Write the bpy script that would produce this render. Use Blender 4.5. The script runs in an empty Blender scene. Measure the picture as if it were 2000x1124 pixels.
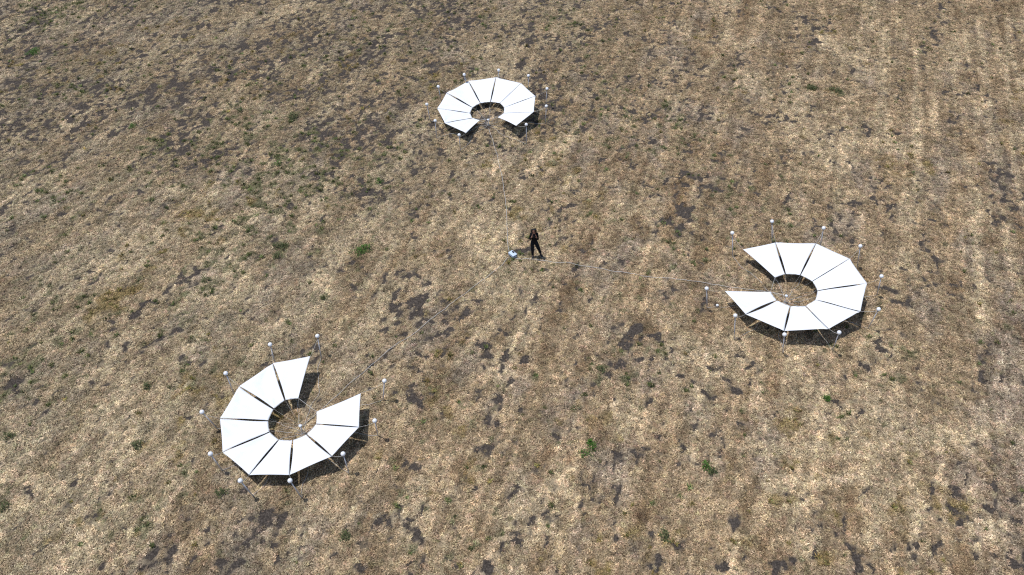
import bpy, bmesh, math, random
import numpy as np
from mathutils import Vector, Matrix

# ------------------------------------------------------------------ camera, sky, sun, exposure
SC = bpy.context.scene
COL = SC.collection
FPX, PITCH, ROLL, CAMH = 1624.95, math.radians(44.047), math.radians(-0.951), 26.122
SHX, SHY = 0.2749, -0.0320            # where a point one metre up throws its shadow on the ground

cam_data = bpy.data.cameras.new("camera")
cam = bpy.data.objects.new("camera", cam_data)
COL.objects.link(cam)
cam.matrix_world = Matrix.Translation((0, 0, CAMH)) @ Matrix.Rotation(math.pi / 2 - PITCH, 4, 'X') @ Matrix.Rotation(ROLL, 4, 'Z')
cam_data.sensor_width = 36.0
cam_data.lens = 36.0 * FPX / 2000.0
cam_data.clip_end = 5000
SC.camera = cam

world = bpy.data.worlds.new("World")
SC.world = world
world.use_nodes = True
wn = world.node_tree.nodes
bg = wn["Background"]
sky = wn.new("ShaderNodeTexSky")
sky.sky_type = 'NISHITA'
sky.sun_disc = False
SUN_EL = math.atan2(1.0, math.hypot(SHX, SHY))
sky.sun_elevation = SUN_EL
sky.sun_rotation = math.atan2(-SHX, -SHY) % (2 * math.pi)
world.node_tree.links.new(sky.outputs[0], bg.inputs[0])
bg.inputs[1].default_value = 0.13

sun_data = bpy.data.lights.new("sun", 'SUN')
sun_data.energy = 3.65
sun_data.angle = math.radians(0.5)
sun_data.color = (1.0, 0.975, 0.94)
sun = bpy.data.objects.new("sun", sun_data)
COL.objects.link(sun)
sun.rotation_euler = Vector((SHX, SHY, -1.0)).to_track_quat('-Z', 'Y').to_euler()

SC.view_settings.view_transform = 'Standard'
SC.view_settings.look = 'None'
SC.view_settings.exposure = 0.0
SC.view_settings.gamma = 1.0
SC.render.engine = 'CYCLES'
SC.cycles.pixel_filter_type = 'BLACKMAN_HARRIS'
SC.cycles.filter_width = 1.2
SC.cycles.use_denoising = False

rng = np.random.default_rng(11)
random.seed(5)


# ------------------------------------------------------------------ helpers
def at(px, py, z=0.0):
    """A point of the 2000 x 1124 survey photograph as the place on the field (height z) it was taken from."""
    X, Y = px - 1000.0, py - 562.0
    c, s = math.cos(ROLL), math.sin(ROLL)
    X, Y = X * c + Y * s, -X * s + Y * c
    cp, sp = math.cos(PITCH), math.sin(PITCH)
    d = (X / FPX, cp - Y / FPX * sp, -sp - Y / FPX * cp)
    t = (z - CAMH) / d[2]
    return Vector((d[0] * t, d[1] * t, z))


def mat(name, rgb, rough=0.7, spec=0.3, noise=0.0, scale=20.0, bump=0.0):
    m = bpy.data.materials.new(name)
    m.use_nodes = True
    nt = m.node_tree
    b = nt.nodes["Principled BSDF"]
    b.inputs["Base Color"].default_value = (*rgb, 1)
    b.inputs["Roughness"].default_value = rough
    b.inputs["Specular IOR Level"].default_value = spec
    if noise or bump:
        tc = nt.nodes.new("ShaderNodeTexCoord")
        n = nt.nodes.new("ShaderNodeTexNoise")
        n.inputs["Scale"].default_value = scale
        n.inputs["Detail"].default_value = 6
        nt.links.new(tc.outputs["Object"], n.inputs["Vector"])
        if noise:
            r = nt.nodes.new("ShaderNodeMapRange")
            r.inputs[1].default_value = 0.25
            r.inputs[2].default_value = 0.75
            r.inputs[3].default_value = 1 - noise
            r.inputs[4].default_value = 1 + noise
            mx = nt.nodes.new("ShaderNodeMix")
            mx.data_type = 'RGBA'
            mx.blend_type = 'MULTIPLY'
            mx.inputs[0].default_value = 1
            mx.inputs[6].default_value = (*rgb, 1)
            nt.links.new(n.outputs["Fac"], r.inputs[0])
            nt.links.new(r.outputs[0], mx.inputs[7])
            nt.links.new(mx.outputs[2], b.inputs["Base Color"])
        if bump:
            bp = nt.nodes.new("ShaderNodeBump")
            bp.inputs["Strength"].default_value = bump
            bp.inputs["Distance"].default_value = 0.01
            nt.links.new(n.outputs["Fac"], bp.inputs["Height"])
            nt.links.new(bp.outputs[0], b.inputs["Normal"])
    return m


def link(o, parent=None):
    COL.objects.link(o)
    if parent:
        o.parent = parent
    return o


def obj(name, bm, m, parent=None, smooth=True):
    me = bpy.data.meshes.new(name)
    bm.to_mesh(me)
    bm.free()
    me.materials.append(m)
    if smooth:
        for p in me.polygons:
            p.use_smooth = True
    return link(bpy.data.objects.new(name, me), parent)


def thing(name, label, cat, loc, group=None):
    o = bpy.data.objects.new(name, None)
    o.empty_display_size = 0.2
    o.location = loc
    link(o)
    return tag(o, label, cat, group)


def tag(o, label, cat, group=None):
    o["label"] = label
    o["category"] = cat
    if group:
        o["group"] = group
    return o


def tube(bm, pts, r, n=6, r2=None):
    """A round bar through the points, closed at both ends."""
    pts = [Vector(p) for p in pts]
    rings = []
    for i, p in enumerate(pts):
        t = (pts[min(i + 1, len(pts) - 1)] - pts[max(i - 1, 0)]).normalized()
        a = t.cross(Vector((0, 0, 1)))
        if a.length < 1e-3:
            a = Vector((1, 0, 0))
        a.normalize()
        b = t.cross(a).normalized()
        k = i / max(1, len(pts) - 1)
        rr = r if r2 is None else r + (r2 - r) * k
        rings.append([bm.verts.new(p + (a * math.cos(2 * math.pi * j / n) + b * math.sin(2 * math.pi * j / n)) * rr) for j in range(n)])
    for A, B in zip(rings, rings[1:]):
        for j in range(n):
            bm.faces.new((A[j], A[(j + 1) % n], B[(j + 1) % n], B[j]))
    bm.faces.new(list(reversed(rings[0])))
    bm.faces.new(rings[-1])
    return bm


def lathe(bm, prof, n=20, off=(0, 0, 0)):
    off = Vector(off)
    rings = []
    for r, z in prof:
        if r < 1e-5:
            rings.append([bm.verts.new(off + Vector((0, 0, z)))])
        else:
            rings.append([bm.verts.new(off + Vector((r * math.cos(2 * math.pi * j / n), r * math.sin(2 * math.pi * j / n), z))) for j in range(n)])
    for A, B in zip(rings, rings[1:]):
        for j in range(n):
            a, b = A[j % len(A)], A[(j + 1) % len(A)]
            c, d = B[(j + 1) % len(B)], B[j % len(B)]
            f = []
            for v in (a, b, c, d):
                if v not in f:
                    f.append(v)
            if len(f) > 2:
                bm.faces.new(f)
    return bm


def box(bm, size, mx, bevel=0.0):
    r = bmesh.ops.create_cube(bm, size=1.0)
    vs = r['verts']
    bmesh.ops.scale(bm, vec=size, verts=vs)
    if bevel:
        es = list({e for v in vs for e in v.link_edges})
        rb = bmesh.ops.bevel(bm, geom=es, offset=bevel, segments=2, affect='EDGES', profile=0.6)
        vs = list({v for f in rb['faces'] for v in f.verts} | {v for v in vs if v.is_valid})
    bmesh.ops.transform(bm, matrix=mx, verts=vs)
    return bm


# ------------------------------------------------------------------ noise on the field (numpy value noise)
def _hash(i, j, s):
    h = (i.astype(np.int64) * 374761393 + j.astype(np.int64) * 668265263 + s * 2147483647) & 0xFFFFFFFF
    h = ((h ^ (h >> 13)) * 1274126177) & 0xFFFFFFFF
    h = ((h ^ (h >> 16)) * 2246822519) & 0xFFFFFFFF
    return ((h ^ (h >> 15)) & 0xFFFF) / 65535.0


def vnoise(x, y, s):
    i, j = np.floor(x), np.floor(y)
    fx, fy = x - i, y - j
    fx, fy = fx * fx * fx * (fx * (fx * 6 - 15) + 10), fy * fy * fy * (fy * (fy * 6 - 15) + 10)
    a, b = _hash(i, j, s), _hash(i + 1, j, s)
    c, d = _hash(i, j + 1, s), _hash(i + 1, j + 1, s)
    return (a + (b - a) * fx) * (1 - fy) + (c + (d - c) * fx) * fy


def fbm(x, y, s, octv=4, gain=0.5):
    """Fractal noise, about zero mean and unit spread."""
    t, amp, tot = 0, 1.0, 0.0
    for k in range(octv):
        ca, sa = math.cos(0.7 * k + s), math.sin(0.7 * k + s)
        t = t + amp * (vnoise((x * ca - y * sa) * 2 ** k + 17.3 * k, (x * sa + y * ca) * 2 ** k - 9.1 * k, s + 31 * k) - 0.5)
        tot += amp * amp
        amp *= gain
    return t / (0.24 * math.sqrt(tot))


def sstep(a, b, x):
    t = np.clip((x - a) / (b - a), 0, 1)
    return t * t * (3 - 2 * t)


STRIPE = math.radians(19.5)            # the mowing runs this far right of straight ahead
SA, CA = math.sin(STRIPE), math.cos(STRIPE)


def blot(x, y, spots):
    """Sum of soft spots given as (px, py, half width, half height in photo pixels, strength)."""
    t = np.zeros_like(x)
    for px, py, rx, ry, k in spots:
        c = at(px, py)
        ex = abs(at(px + rx, py).x - c.x)
        ey = 0.5 * abs(at(px, py + ry).y - at(px, py - ry).y)
        sel = (np.abs(x - c.x) < 3 * ex) & (np.abs(y - c.y) < 3 * ey)
        q = ((x[sel] - c.x) / ex) ** 2 + ((y[sel] - c.y) / ey) ** 2
        t[sel] += k * np.exp(-q)
    return t


def streak(x, y, lines):
    """Lines on the field (x1, y1, x2, y2, width in metres, strength), ends in photo pixels."""
    t = np.zeros_like(x)
    for x1, y1, x2, y2, w, k in lines:
        a, b = at(x1, y1), at(x2, y2)
        dx, dy = b.x - a.x, b.y - a.y
        L2 = dx * dx + dy * dy
        s = np.clip(((x - a.x) * dx + (y - a.y) * dy) / L2, 0, 1)
        q = ((x - a.x - s * dx) ** 2 + (y - a.y - s * dy) ** 2) / (w * w)
        t = np.maximum(t, k * np.exp(-q))
    return t


SOIL_SPOTS = [(270, 195, 70, 28, 1.2), (320, 185, 50, 30, 1.1), (60, 170, 60, 25, .8), (130, 240, 90, 28, .8), (70, 110, 60, 30, .7),
              (400, 135, 60, 25, .7), (880, 30, 60, 40, 1.0), (560, 82, 40, 18, .6), (690, 310, 70, 40, .8), (790, 335, 80, 50, .9),
              (660, 365, 60, 40, .8), (860, 350, 60, 40, .8), (1590, 62, 75, 28, 1.1), (1575, 85, 40, 15, 1.0), (1500, 222, 60, 25, 1.1),
              (1540, 235, 35, 20, 1.0), (1390, 212, 30, 20, .6), (1520, 180, 30, 15, .6), (1180, 190, 30, 30, .7), (1190, 240, 40, 20, .6),
              (860, 600, 55, 50, .85), (830, 640, 55, 35, .8), (795, 575, 60, 40, .9), (850, 490, 55, 40, .8), (930, 600, 60, 40, .7),
              (1240, 660, 45, 35, .7), (1255, 620, 40, 30, .8), (1110, 670, 50, 40, .8), (1100, 745, 45, 40, .8), (1225, 720, 35, 40, .7),
              (1305, 575, 50, 30, .8), (1345, 385, 45, 50, .7), (1320, 440, 60, 30, .8), (1300, 400, 30, 40, .6), (1965, 740, 60, 70, 1.2),
              (1960, 380, 35, 60, .9), (1930, 300, 30, 40, .6), (520, 1040, 60, 45, 1.2), (490, 1010, 40, 30, .9), (85, 1075, 60, 40, .8),
              (340, 1090, 60, 30, .7), (450, 1090, 70, 30, .7), (1520, 1100, 55, 30, 1.2), (1860, 1035, 28, 30, 1.2), (1815, 1070, 35, 30, 1.1),
              (1605, 1100, 40, 30, 1.0), (1282, 1093, 25, 22, 1.1), (1450, 1020, 25, 25, .7), (1390, 945, 30, 30, .6), (200, 725, 40, 22, .8),
              (230, 700, 40, 20, .7), (440, 305, 60, 25, .8), (50, 420, 50, 40, .7), (30, 880, 50, 60, .6), (900, 770, 60, 40, .6),
              (1030, 1040, 40, 60, .8), (1160, 930, 20, 40, .7), (1460, 860, 25, 30, .6), (400, 950, 25, 20, .7), (210, 960, 20, 12, .7),
              (330, 300, 40, 20, .6), (200, 420, 60, 40, .3), (1150, 520, 60, 30, .4), (1690, 700, 60, 30, .4), (1920, 600, 60, 40, .5),
              (1000, 690, 60, 60, .4), (700, 240, 80, 40, .3), (1450, 120, 80, 40, .3), (560, 560, 60, 60, .4), (480, 600, 40, 40, .4)]
PALE_SPOTS = [(240, 480, 140, 80, .8), (170, 510, 80, 60, .5), (1000, 470, 90, 80, .9), (1010, 300, 60, 60, .7), (300, 120, 120, 40, .3),
              (1760, 285, 40, 14, 1.3), (1640, 1000, 160, 60, .5), (1200, 960, 200, 80, .5), (1130, 1060, 200, 50, .4), (60, 1000, 90, 70, .5),
              (1070, 590, 100, 40, .5), (1650, 100, 100, 50, .4), (1530, 800, 150, 60, .3), (100, 380, 80, 40, .5), (1980, 45, 20, 12, 1.0),
              (1440, 640, 100, 60, .4), (760, 1000, 150, 60, .2), (1280, 830, 100, 40, .5), (640, 640, 100, 40, .4), (420, 30, 60, 25, .5)]
BROWN_SPOTS = [(210, 590, 70, 50, .8), (700, 560, 90, 60, .7), (1005, 620, 40, 30, 1.3), (1170, 700, 120, 40, .5), (900, 150, 100, 40, .5),
               (1550, 740, 90, 40, .6), (340, 150, 80, 40, .6), (420, 110, 60, 30, .6), (1870, 330, 60, 80, .4), (1010, 560, 120, 40, .3),
               (640, 380, 100, 40, .4), (1220, 480, 100, 40, .3), (1480, 480, 60, 60, .3), (370, 1040, 50, 30, .8), (1880, 1080, 60, 60, .5),
               (980, 1080, 60, 40, .4), (780, 900, 60, 40, .7), (1960, 950, 60, 100, .5), (600, 960, 120, 60, .3)]
OLIVE_SPOTS = [(215, 610, 60, 35, 1.3), (250, 560, 50, 30, 1.0), (150, 620, 60, 50, .8), (60, 560, 70, 90, .6), (690, 125, 28, 14, 1.0), (780, 118, 18, 10, 1.0),
               (750, 897, 32, 20, 1.1), (1020, 418, 36, 22, 1.2), (1470, 470, 18, 14, 1.3), (850, 155, 14, 26, 1.2), (760, 228, 16, 12, 1.0),
               (500, 390, 50, 25, .6), (1060, 260, 30, 14, .6), (580, 830, 30, 25, 1.0), (1545, 690, 60, 25, .5), (1370, 310, 30, 16, .7),
               (1170, 420, 60, 40, .3), (440, 740, 20, 40, .4), (1840, 990, 50, 40, .5), (170, 330, 60, 40, .3)]
GREEN_SPOTS = [(90, 28, 50, 24, 1.5), (560, 330, 140, 60, .6), (90, 330, 40, 30, .9), (140, 390, 60, 40, .6), (900, 165, 60, 20, .6), (1530, 280, 40, 14, .6),
               (760, 170, 40, 14, .8), (300, 260, 80, 40, .4), (60, 700, 80, 120, .6), (260, 990, 100, 80, .5), (1640, 180, 16, 10, 1.2), (1590, 170, 14, 10, 1.2),
               (720, 300, 80, 50, .6), (480, 240, 90, 40, .5), (1330, 240, 60, 20, .4), (340, 760, 60, 60, .4), (1130, 700, 60, 30, .4),
               (460, 130, 60, 30, .5), (1060, 60, 90, 30, .5), (860, 800, 60, 60, .4), (150, 800, 60, 60, .5), (1385, 905, 18, 22, 1.0)]
PALE_LINES = [(470, 740, 522, 640, .28, 1.2), (425, 85, 515, 12, .22, 1.0), (180, 70, 300, 10, .2, .8), (100, 1124, 168, 1035, .3, 1.1),
              (640, 540, 672, 470, .25, .9), (893, 712, 940, 640, .22, .9), (690, 260, 720, 220, .2, .9), (15, 40, 30, 90, .15, .9),
              (1728, 60, 1722, 290, .3, 1.12), (1790, 100, 1788, 290, .26, 1.28), (1832, 130, 1826, 240, .24, 1.12), (1770, 340, 1756, 560, .4, 0.80),
              (1966, 100, 1980, 330, .13, .9), (1980, 330, 1997, 400, .13, .9), (1970, 40, 1966, 100, .2, .8), (1910, 370, 1905, 520, .18, 0.96),
              (1500, 945, 1660, 935, .3, .9), (1660, 935, 1840, 942, .25, .7), (1560, 885, 1790, 858, .45, .7), (1790, 858, 1999, 840, .45, .8),
              (1440, 870, 1560, 885, .4, .6), (200, 960, 330, 790, .25, .5), (560, 470, 700, 300, .3, .4), (1725, 960, 1700, 1060, .25, .7),
              (1880, 0, 1860, 200, .3, .4), (40, 620, 140, 500, .2, .5), (310, 530, 420, 400, .2, .4), (140, 870, 260, 720, .25, .5)]
GREY_LINES = [(1965, 640, 1985, 1124, 1.1, .9), (1950, 250, 1965, 640, .9, .8), (1900, 380, 1900, 620, .6, .5), (1850, 130, 1840, 420, .5, .4),
              (30, 470, 110, 370, .5, .9), (0, 20, 120, 0, 1.5, .6)]


def fields(x, y):
    """Everything that makes one spot of the field differ from the next: bare soil, pale straw, brown, olive, green, grey."""
    u, v = x * SA + y * CA, x * CA - y * SA
    wu, wv = u + 0.05 * fbm(u / 0.4, v / 0.4, 71, 2), v + 0.05 * fbm(u / 0.4, v / 0.4, 72, 2)
    soil = 1.15 * fbm(wu / 0.36, wv / 0.26, 3, 3, 0.40) + 0.50 * fbm(u / 2.2, v / 1.6, 5, 3) + 0.95 * blot(x, y, SOIL_SPOTS)
    soil -= 0.45 * sstep(12, 24, v) + 0.33
    lanes = fbm(u / 14.0, v / 0.42, 9, 3)
    lanes2 = fbm(u / 9.0, v / 1.5, 10, 2)
    lines = streak(x, y, PALE_LINES)
    pale = 0.55 * fbm(u / 2.4, v / 1.3, 12, 4, .6) + (0.26 + 0.3 * sstep(8, 14, v)) * lanes + 0.3 * lanes2 + 0.3 * fbm(u / 8, v / 6, 23, 2) + blot(x, y, PALE_SPOTS) + 2.2 * lines
    brown = 0.75 * fbm(u / 2.0, v / 1.2, 14, 4, .6) - 0.25 * lanes + 0.3 * fbm(u / 9, v / 6, 24, 2) + 1.1 * blot(x, y, BROWN_SPOTS)
    olive = -0.3 + 0.8 * fbm(wu / 0.8, wv / 0.6, 16, 4, .6) + 0.5 * fbm(u / 7, v / 5, 17, 2) + 1.5 * blot(x, y, OLIVE_SPOTS)
    green = 1.0 * fbm(wu / 0.45, wv / 0.36, 18, 3, .6) + 0.35 * fbm(u / 6, v / 5, 19, 2) + 1.4 * blot(x, y, GREEN_SPOTS) - 0.15 - 0.45 * sstep(4, 18, v) + 0.2 * sstep(-8, -22, v)
    grey = 0.8 * fbm(u / 3.0, v / 1.6, 21, 4, .6) + 1.6 * streak(x, y, GREY_LINES) + 0.5 * sstep(14, 24, v) + 0.35 * sstep(-14, -24, v)
    soil += 0.5 * sstep(-2, -16, v) * sstep(34, 46, y) - 1.2 * lines
    mott = fbm(wu / 0.6, wv / 0.42, 26, 4, .75)
    far_left = sstep(2, -10, v) * sstep(30, 40, y)
    clod = 1.25 * fbm(wu / 0.25, wv / 0.17, 33, 2, .5) + 0.75 * fbm(u / 2.6, v / 1.8, 34, 3) + 0.5 * blot(x, y, SOIL_SPOTS) + 0.05 - 2.5 * (1 - far_left)
    soil = np.maximum(soil, clod)
    comb = fbm(u / 5.0, v / 0.24, 27, 3, .6) + 0.8 * fbm(u / 12.0, v / 0.6, 28, 2) * sstep(8, 15, v)
    return soil, pale, brown, olive, green, grey, mott, comb, sstep(-4, -20, v) * (0.6 + 0.4 * sstep(-.5, 1.0, fbm(u / 4, v / 3, 29, 2)))


C_TAN = np.array((0.362, 0.273, 0.170))
C_PALE = np.array((0.518, 0.416, 0.270))
C_BROWN = np.array((0.228, 0.154, 0.086))
C_BARE = np.array((0.165, 0.134, 0.105))
C_OLIVE = np.array((0.230, 0.170, 0.070))
C_GREEN = np.array((0.150, 0.145, 0.078))
C_GREY = np.array((0.325, 0.264, 0.198))


def straw_tint(F):
    soil, pale, brown, olive, green, grey, mott, comb, left = F
    c = np.repeat(C_TAN[None], len(soil), 0)

    def mixin(c, col, w):
        return c + (col - c) * w[:, None]
    c = mixin(c, C_GREY, 0.75 * sstep(0.1, 1.6, grey))
    c = mixin(c, C_BROWN, 0.72 * sstep(0.2, 1.9, brown))
    c = mixin(c, C_PALE, 0.75 * sstep(-0.1, 1.5, pale))
    c = c * np.exp(.17 * np.clip(mott, -2.5, 2.0) + .115 * np.clip(comb, -2.2, 2.2))[:, None]
    c = mixin(c, np.array((0.225, 0.205, 0.140)), 0.32 * left)
    c = mixin(c, C_BARE, 0.5 * sstep(0.75, 1.6, soil))
    c = mixin(c, C_OLIVE, 0.8 * sstep(1.0, 2.2, olive))
    c = mixin(c, C_GREEN, 0.85 * sstep(1.15, 2.2, green))
    return c


def ground_height(x, y):
    return 0.030 * fbm(x / 1.3, y / 1.3, 41, 2, .5) + 0.022 * fbm(x / .42, y / .42, 42, 2, .6) + 0.05 * fbm(x / 9.0, y / 9.0, 43, 2) * sstep(6, 14, np.abs(y - 27) + np.abs(x) * .3) - 0.03


# ------------------------------------------------------------------ ground sheet
def axis(lo, hi, step, far):
    core = np.arange(lo, hi + step * .5, step)
    g, s, a = [], step, 0.0
    while a < far:
        s *= 1.35
        a += s
        g.append(a)
    g = np.array(g)
    return np.concatenate([(lo - g)[::-1], core, hi + g])


GX, GY = axis(-43, 43, 0.10, 900), axis(10, 66, 0.10, 900)
nx, ny = len(GX), len(GY)
xx, yy = np.meshgrid(GX, GY)
xf, yf = xx.ravel(), yy.ravel()
F = fields(xf, yf)
zf = ground_height(xf, yf)
me = bpy.data.meshes.new("ground")
me.vertices.add(nx * ny)
me.vertices.foreach_set("co", np.stack([xf, yf, zf], 1).astype(np.float32).ravel())
ii = (np.arange(ny - 1)[:, None] * nx + np.arange(nx - 1)[None]).ravel()
quads = np.stack([ii, ii + 1, ii + nx + 1, ii + nx], 1).astype(np.int32)
me.loops.add(quads.size)
me.loops.foreach_set("vertex_index", quads.ravel())
me.polygons.add(len(quads))
me.polygons.foreach_set("loop_start", np.arange(0, quads.size, 4, dtype=np.int32))
me.polygons.foreach_set("use_smooth", np.ones(len(quads), dtype=bool))
me.update(calc_edges=True)
tintf = straw_tint(F)
far_off = (np.maximum(np.maximum(np.abs(xf) - 43, 10 - yf), yf - 66) > 0.2)      # open field beyond the surveyed part: one even tone
tintf[far_off] = tintf[~far_off].mean(0) * .78
F = (np.where(far_off, -1.0, F[0]),) + F[1:]
ca = me.color_attributes.new("straw", 'FLOAT_COLOR', 'POINT')
ca.data.foreach_set("color", np.concatenate([tintf, np.ones((len(tintf), 1))], 1).astype(np.float32).ravel())
fa = me.attributes.new("soil", 'FLOAT', 'POINT')
fa.data.foreach_set("value", F[0].astype(np.float32))

gm = bpy.data.materials.new("dry_field")
gm.use_nodes = True
nt = gm.node_tree
N, L = nt.nodes.new, nt.links.new
pb = nt.nodes["Principled BSDF"]
pb.inputs["Roughness"].default_value = 0.95
pb.inputs["Specular IOR Level"].default_value = 0.08
tc = N("ShaderNodeTexCoord")


def noise_node(scale, detail, rough=0.6, vec=None):
    n = N("ShaderNodeTexNoise")
    n.inputs["Scale"].default_value = scale
    n.inputs["Detail"].default_value = detail
    n.inputs["Roughness"].default_value = rough
    L(vec or tc.outputs["Object"], n.inputs["Vector"])
    return n


def mrange(src, a, b, c, d, smooth=False):
    r = N("ShaderNodeMapRange")
    if smooth:
        r.interpolation_type = 'SMOOTHSTEP'
    for k, q in enumerate((a, b, c, d)):
        r.inputs[k + 1].default_value = q
    L(src, r.inputs[0])
    return r.outputs[0]


def mixc(fac, a, b, mode='MIX'):
    m = N("ShaderNodeMix")
    m.data_type = 'RGBA'
    m.blend_type = mode
    for sock, q in ((0, fac), (6, a), (7, b)):
        if isinstance(q, (int, float)):
            m.inputs[sock].default_value = q
        elif isinstance(q, tuple):
            m.inputs[sock].default_value = (*q, 1)
        else:
            L(q, m.inputs[sock])
    return m.outputs[2]


def math_node(op, a, b):
    m = N("ShaderNodeMath")
    m.operation = op
    for k, q in enumerate((a, b)):
        if isinstance(q, (int, float)):
            m.inputs[k].default_value = q
        else:
            L(q, m.inputs[k])
    return m.outputs[0]


at_straw = N("ShaderNodeAttribute")
at_straw.attribute_name = "straw"
at_soil = N("ShaderNodeAttribute")
at_soil.attribute_name = "soil"
fine = noise_node(14.0, 8, 0.75)
finer = noise_node(42.0, 6, 0.7)
speck = mrange(fine.outputs["Fac"], 0.34, 0.68, 0.30, 1.30)
speck2 = mrange(finer.outputs["Fac"], 0.3, 0.7, 0.5, 1.5)
thatch = mixc(1.0, at_straw.outputs["Color"], mixc(1.0, speck, speck2, 'MULTIPLY'), 'MULTIPLY')
soiln = noise_node(13.0, 8, 0.8)
soilc = mixc(mrange(soiln.outputs["Fac"], 0.32, 0.68, 0, 1), (0.026, 0.022, 0.020), (0.135, 0.112, 0.094))
crumbs = N("ShaderNodeTexVoronoi")
crumbs.inputs["Scale"].default_value = 16.0
L(tc.outputs["Object"], crumbs.inputs["Vector"])
soilc = mixc(1.0, soilc, mrange(crumbs.outputs["Distance"], 0.1, 0.7, 1.25, 0.6), 'MULTIPLY')
sf = math_node('ADD', at_soil.outputs["Fac"], mrange(fine.outputs["Fac"], 0.3, 0.7, -0.70, 0.75))
smask = mrange(sf, 1.30, 1.80, 0.0, 1.0, True)
L(mixc(smask, thatch, soilc), pb.inputs["Base Color"])
bmp = N("ShaderNodeBump")
bmp.inputs["Strength"].default_value = 0.9
bmp.inputs["Distance"].default_value = 0.05
L(math_node('ADD', fine.outputs["Fac"], math_node('MULTIPLY', finer.outputs["Fac"], 0.4)), bmp.inputs["Height"])
L(bmp.outputs[0], pb.inputs["Normal"])
me.materials.append(gm)
ground = link(bpy.data.objects.new("ground", me))
ground["kind"] = "structure"

# ------------------------------------------------------------------ dry grass: clumps of straw over the whole field (one uncountable cover)
straw_mat = bpy.data.materials.new("straw")
straw_mat.use_nodes = True
nt = straw_mat.node_tree
N, L = nt.nodes.new, nt.links.new
pb = nt.nodes["Principled BSDF"]
pb.inputs["Roughness"].default_value = 0.8
pb.inputs["Specular IOR Level"].default_value = 0.15
a1 = N("ShaderNodeAttribute")
a1.attribute_name = "blade"
a2 = N("ShaderNodeAttribute")
a2.attribute_type = 'INSTANCER'
a2.attribute_name = "tint"
L(mixc(1.0, a1.outputs["Color"], a2.outputs["Color"], 'MULTIPLY'), pb.inputs["Base Color"])


def clump_mesh(name, seed, nb, spread, ln, wd, elev, col):
    """A clump of nb bent blades, each two tapering quads; the shade of each blade goes into the colour attribute blade."""
    r = np.random.default_rng(seed)
    V, Fc, Cc = [], [], []
    main = r.uniform(0, 6.28)
    for k in range(nb):
        a, d = r.uniform(0, 6.28), spread * math.sqrt(r.uniform(0, 1)) * r.uniform(.5, 1)
        p = np.array((d * math.cos(a), d * math.sin(a), r.uniform(-.01, .012)))
        az = r.uniform(0, 6.28)
        el = math.radians(r.uniform(*elev))
        ll, w = r.uniform(*ln), r.uniform(*wd)
        dirv = np.array((math.cos(az) * math.cos(el), math.sin(az) * math.cos(el), math.sin(el)))
        el2 = el - math.radians(r.uniform(5, 35))
        az2 = az + r.normal(0, .35)
        dir2 = np.array((math.cos(az2) * math.cos(el2), math.sin(az2) * math.cos(el2), math.sin(el2)))
        sd = np.array((-math.sin(az), math.cos(az), r.uniform(-.5, .5)))
        q, t = p + dirv * ll * .5, p + dirv * ll * .5 + dir2 * ll * .5
        t[2] = max(t[2], .004)
        b = len(V)
        V += [p - sd * w * .4, p + sd * w * .4, q + sd * w * .5, q - sd * w * .5, t + sd * w * .12, t - sd * w * .12]
        Fc += [(b, b + 1, b + 2, b + 3), (b + 3, b + 2, b + 4, b + 5)]
        c = col(r)
        Cc += [(*c, 1)] * 6
    m = bpy.data.meshes.new(name)
    m.from_pydata([tuple(q) for q in V], [], Fc)
    at_ = m.color_attributes.new("blade", 'FLOAT_COLOR', 'POINT')
    at_.data.foreach_set("color", np.array(Cc, np.float32).ravel())
    m.materials.append(straw_mat)
    return m


def straw_col(r):
    k = r.uniform()
    v = r.normal(1.0, .18)
    if k < .16:
        return (1.46 * v, 1.48 * v, 1.50 * v)
    if k < .52:
        return (1.25 * v, 1.22 * v, 1.17 * v)
    if k < .78:
        return (.86 * v, .82 * v, .77 * v)
    return (.34 * v, .29 * v, .25 * v)


def green_col(r):
    v = r.normal(1.0, .3)
    return (v * r.uniform(.8, 1.3), v * 1.05, v * .9)


mats_col = bpy.data.collections.new("straw_mats")
KINDS = 10
for k in range(KINDS):
    mats_col.objects.link(bpy.data.objects.new("straw_mat_%02d" % k, clump_mesh("straw_mat", 100 + k, 30, .12, (.035, .11), (.010, .026), (4, 50), straw_col)))
tuft_col = bpy.data.collections.new("grass_tufts")
for k in range(6):
    tuft_col.objects.link(bpy.data.objects.new("grass_tuft_%02d" % k, clump_mesh("grass_tuft", 200 + k, 30, .10, (.06, .17), (.012, .03), (25, 85), green_col)))


def scatter(density, seed):
    """Even but jittered points over the part of the field the camera covers, with a margin of some metres."""
    r = np.random.default_rng(seed)
    s = 1 / math.sqrt(density)
    gx, gy = np.meshgrid(np.arange(-46, 46, s), np.arange(9, 70, s))
    x = gx.ravel() + r.uniform(-.6, .6, gx.size) * s
    y = gy.ravel() + r.uniform(-.6, .6, gx.size) * s
    keep = np.abs(x) < 4.5 + 0.66 * np.hypot(y, CAMH) * 1.02
    return x[keep], y[keep], r


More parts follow.
